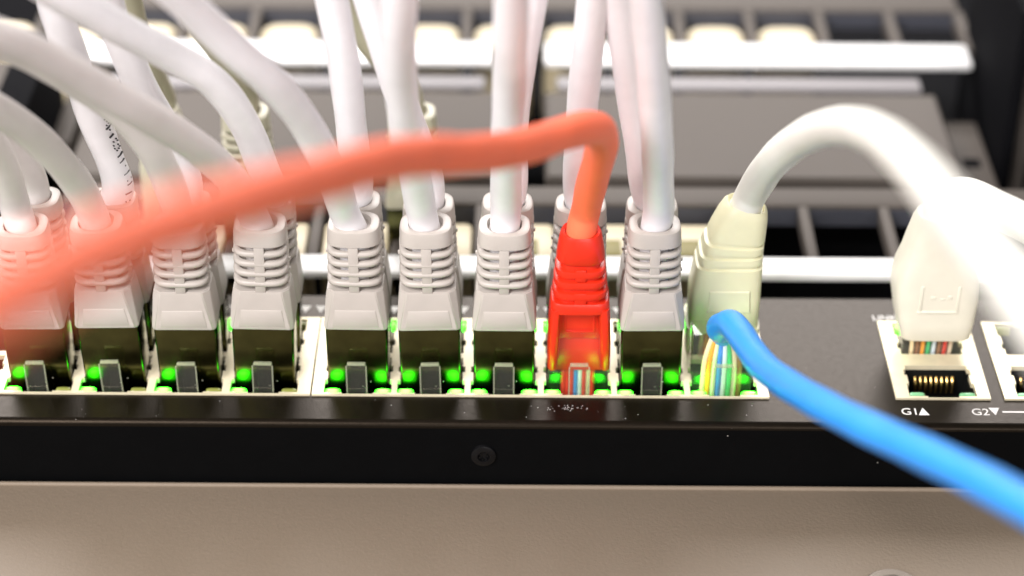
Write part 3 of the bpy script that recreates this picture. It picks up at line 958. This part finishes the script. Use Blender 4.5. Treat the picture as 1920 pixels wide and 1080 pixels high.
def patch_panel(name, y_bar, y_cell, y_strip, pitch, x_div, xl, xr, jack_x, label, bars, jack_kind):
    """y_bar: white strip, y_cell: row of square cells, y_strip: pale strip beyond them"""
    root = empty(name, (0, y_cell[0], 0))
    tag(root, label, 'patch panel')
    oy = y_cell[0]

    def P(mb, nm, mat, parent=None, sharp=35):
        mb.v = [(x, y - oy, z) for x, y, z in mb.v]
        return mb.build(nm, mat, parent or root, sharp)
    for x0, x1 in bars:
        mb = MB(); mb.box(x0, x1, y_bar[0], y_bar[1], -1.2, 0.6, 0.7)
        P(mb, 'label_strip', M['bar'])
    mb = MB(); mb.box(xl, xr, y_strip[0], y_strip[1], -2.0, 0.0, 0.8)
    P(mb, 'top_strip', M['bg_grey'])
    mb = MB(); mb.box(xl, xr, y_strip[0] - 0.4, y_strip[0] + 0.05, -5.0, -0.9)
    P(mb, 'cell_lip', M['bg_blue'])
    mb = MB(); mb.box(xl, xr, y_bar[1] + 0.2, y_strip[1] + 8, -26, -22)
    P(mb, 'back_plate', M['bg_black'])
    for x in x_div:
        mb = MB(); mb.box(x - 1.15, x + 1.15, y_bar[1] - 1.0, y_strip[0] + 0.5, -4.5, -0.3, 0.5)
        P(mb, 'divider', M['bg_grey'])
    for x in jack_x:
        mb = MB()
        if jack_kind == 'round':
            mb.loft([ring(-24, 14.6, y_strip[0] - y_bar[1] - 5, 4, x, (y_bar[1] + y_strip[0]) / 2 - 2.2, 32),
                     ring(-3.4, 14.4, y_strip[0] - y_bar[1] - 5.4, 4, x, (y_bar[1] + y_strip[0]) / 2 - 2.2, 32),
                     ring(-2.2, 12.6, y_strip[0] - y_bar[1] - 7, 3.4, x, (y_bar[1] + y_strip[0]) / 2 - 2.2, 32)])
        else:
            mb.box(x - 7.2, x + 7.2, y_bar[1] + 1, y_strip[0] - 5.5, -24, -1.0, 1.6)
        j = P(mb, 'keystone_jack', M['bg_jack'])
        if jack_kind != 'round':
            mb = MB(); mb.box(x - 3.6, x + 3.6, y_bar[1] + 2.2, y_bar[1] + 8.2, -1.5, -0.85, 0.3)
            P(mb, 'jack_opening', M['bg_hole'], j)
    return root


low_div = [62.4 + 17.3 * k for k in range(-9, 4)]
low_mid = [d - 8.65 for d in low_div]
patch_panel('patch_bay', (40.4, 47.4), (47.4, 68), (68, 75.6), 17.3, low_div, -97, 128,
            [x for x in low_mid if x < 50], 'patch panel just behind the switch with a white strip and empty dark cells',
            [(-97, 128)], 'square')
up_div = [76.4 + 17.6 * k for k in range(-11, 3)]
up_mid = [d - 8.8 for d in up_div]
patch_panel('patch_bay', (130.5, 141), (141, 160), (160, 172), 17.6, up_div, -118, 112,
            [x for x in up_mid if x < 74], 'patch panel at the top of the picture with rounded beige jacks',
            [(-112, -4.5), (7.6, 110.0)], 'round')


def cover(x0, x1, label):
    root = empty('blank_cover', ((x0 + x1) / 2, 98, 0))
    tag(root, label, 'blank cover', 'blank covers between the patch panels')
    cx = (x0 + x1) / 2
    mb = MB()
    w = (x1 - x0) / 2
    mb.loft([[(-w, -19, -3), (w, -19, -3), (w, 19.4, -3), (-w, 19.4, -3)],
             [(-w, -19, -1.0), (w, -19, -1.0), (w, 19.4, -1.0), (-w, 19.4, -1.0)],
             [(-w + .8, -18.2, -0.1), (w - .8, -18.2, -0.1), (w - .8, 18.6, -0.1), (-w + .8, 18.6, -0.1)]])
    mb.build('cover_plate', M['bg_grey'], root)
    mb = MB()
    mb.box(-w + 3, w - 3, 20.2, 26.0, -1.0, 0.6, 0.7)
    mb.build('cover_lip', M['bg_lit_edge'], root)
    return root


cover(-98.0, -3.6, 'grey blank cover left of the dark gap, behind the white cables')
cover(7.2, 99.0, 'grey blank cover right of the dark gap, behind the arching cream cable')

# rack posts at both ends
def post(xc, y0, y1, z1, w, label, mat, hole=None):
    root = empty('rack_post', (xc, (y0 + y1) / 2, -46))
    tag(root, label, 'rack post')
    mb = MB()
    L = (y1 - y0) / 2
    mb.box(-w / 2, w / 2, -L, L, 0, 46 + z1, 0.8)
    mb.build('post_body', mat, root)
    if hole:
        for hx, hy, hw, hl in hole:
            mb = MB()
            mb.box(hx - hw / 2, hx + hw / 2, hy - hl / 2, hy + hl / 2, 46 + z1 - 4, 46 + z1 + 0.05)
            mb.build('square_hole', M['bg_black'], root)
    return root


post(-117.5, 84, 116, 8.0, 6.0, 'grey rack upright at the left edge', M['bg_grey'])
post(-109.5, 84, 118, 14.0, 8.0, 'tall black rack upright near the left edge', M['bg_black'])
post(-102.6, 96, 120, -2.0, 4.6, 'narrow grey rack upright beside the creased cable at the left', M['bg_grey'])
post(106.0, 79, 122, -10.0, 9.0, 'grey rack post with a round screw at the right edge', M['bg_grey'], [(0, 2, 4.0, 4.0)])
post(113.2, 100, 150, 30.0, 3.0, 'tall black rack upright beside the end of the white strip', M['bg_black'])
post(117.2, 104, 150, 16.0, 4.2, 'tall grey rack upright between two black ones', M['bg_grey'])
post(121.2, 84, 150, 30.0, 3.2, 'tall black rack upright at the right edge', M['bg_black'])
mb = MB()
mb.cyl((0, 0, 0), 2.6, 2.4, n=28, dome=1)
s2 = mb.build('cage_screw', M['steel'])
s2.location = Vector((106.5, 87.4, -9.98)) * S
tag(s2, 'round headed cage screw on the rack post at the right edge', 'screw')

# far patch cables plugged into the panel behind
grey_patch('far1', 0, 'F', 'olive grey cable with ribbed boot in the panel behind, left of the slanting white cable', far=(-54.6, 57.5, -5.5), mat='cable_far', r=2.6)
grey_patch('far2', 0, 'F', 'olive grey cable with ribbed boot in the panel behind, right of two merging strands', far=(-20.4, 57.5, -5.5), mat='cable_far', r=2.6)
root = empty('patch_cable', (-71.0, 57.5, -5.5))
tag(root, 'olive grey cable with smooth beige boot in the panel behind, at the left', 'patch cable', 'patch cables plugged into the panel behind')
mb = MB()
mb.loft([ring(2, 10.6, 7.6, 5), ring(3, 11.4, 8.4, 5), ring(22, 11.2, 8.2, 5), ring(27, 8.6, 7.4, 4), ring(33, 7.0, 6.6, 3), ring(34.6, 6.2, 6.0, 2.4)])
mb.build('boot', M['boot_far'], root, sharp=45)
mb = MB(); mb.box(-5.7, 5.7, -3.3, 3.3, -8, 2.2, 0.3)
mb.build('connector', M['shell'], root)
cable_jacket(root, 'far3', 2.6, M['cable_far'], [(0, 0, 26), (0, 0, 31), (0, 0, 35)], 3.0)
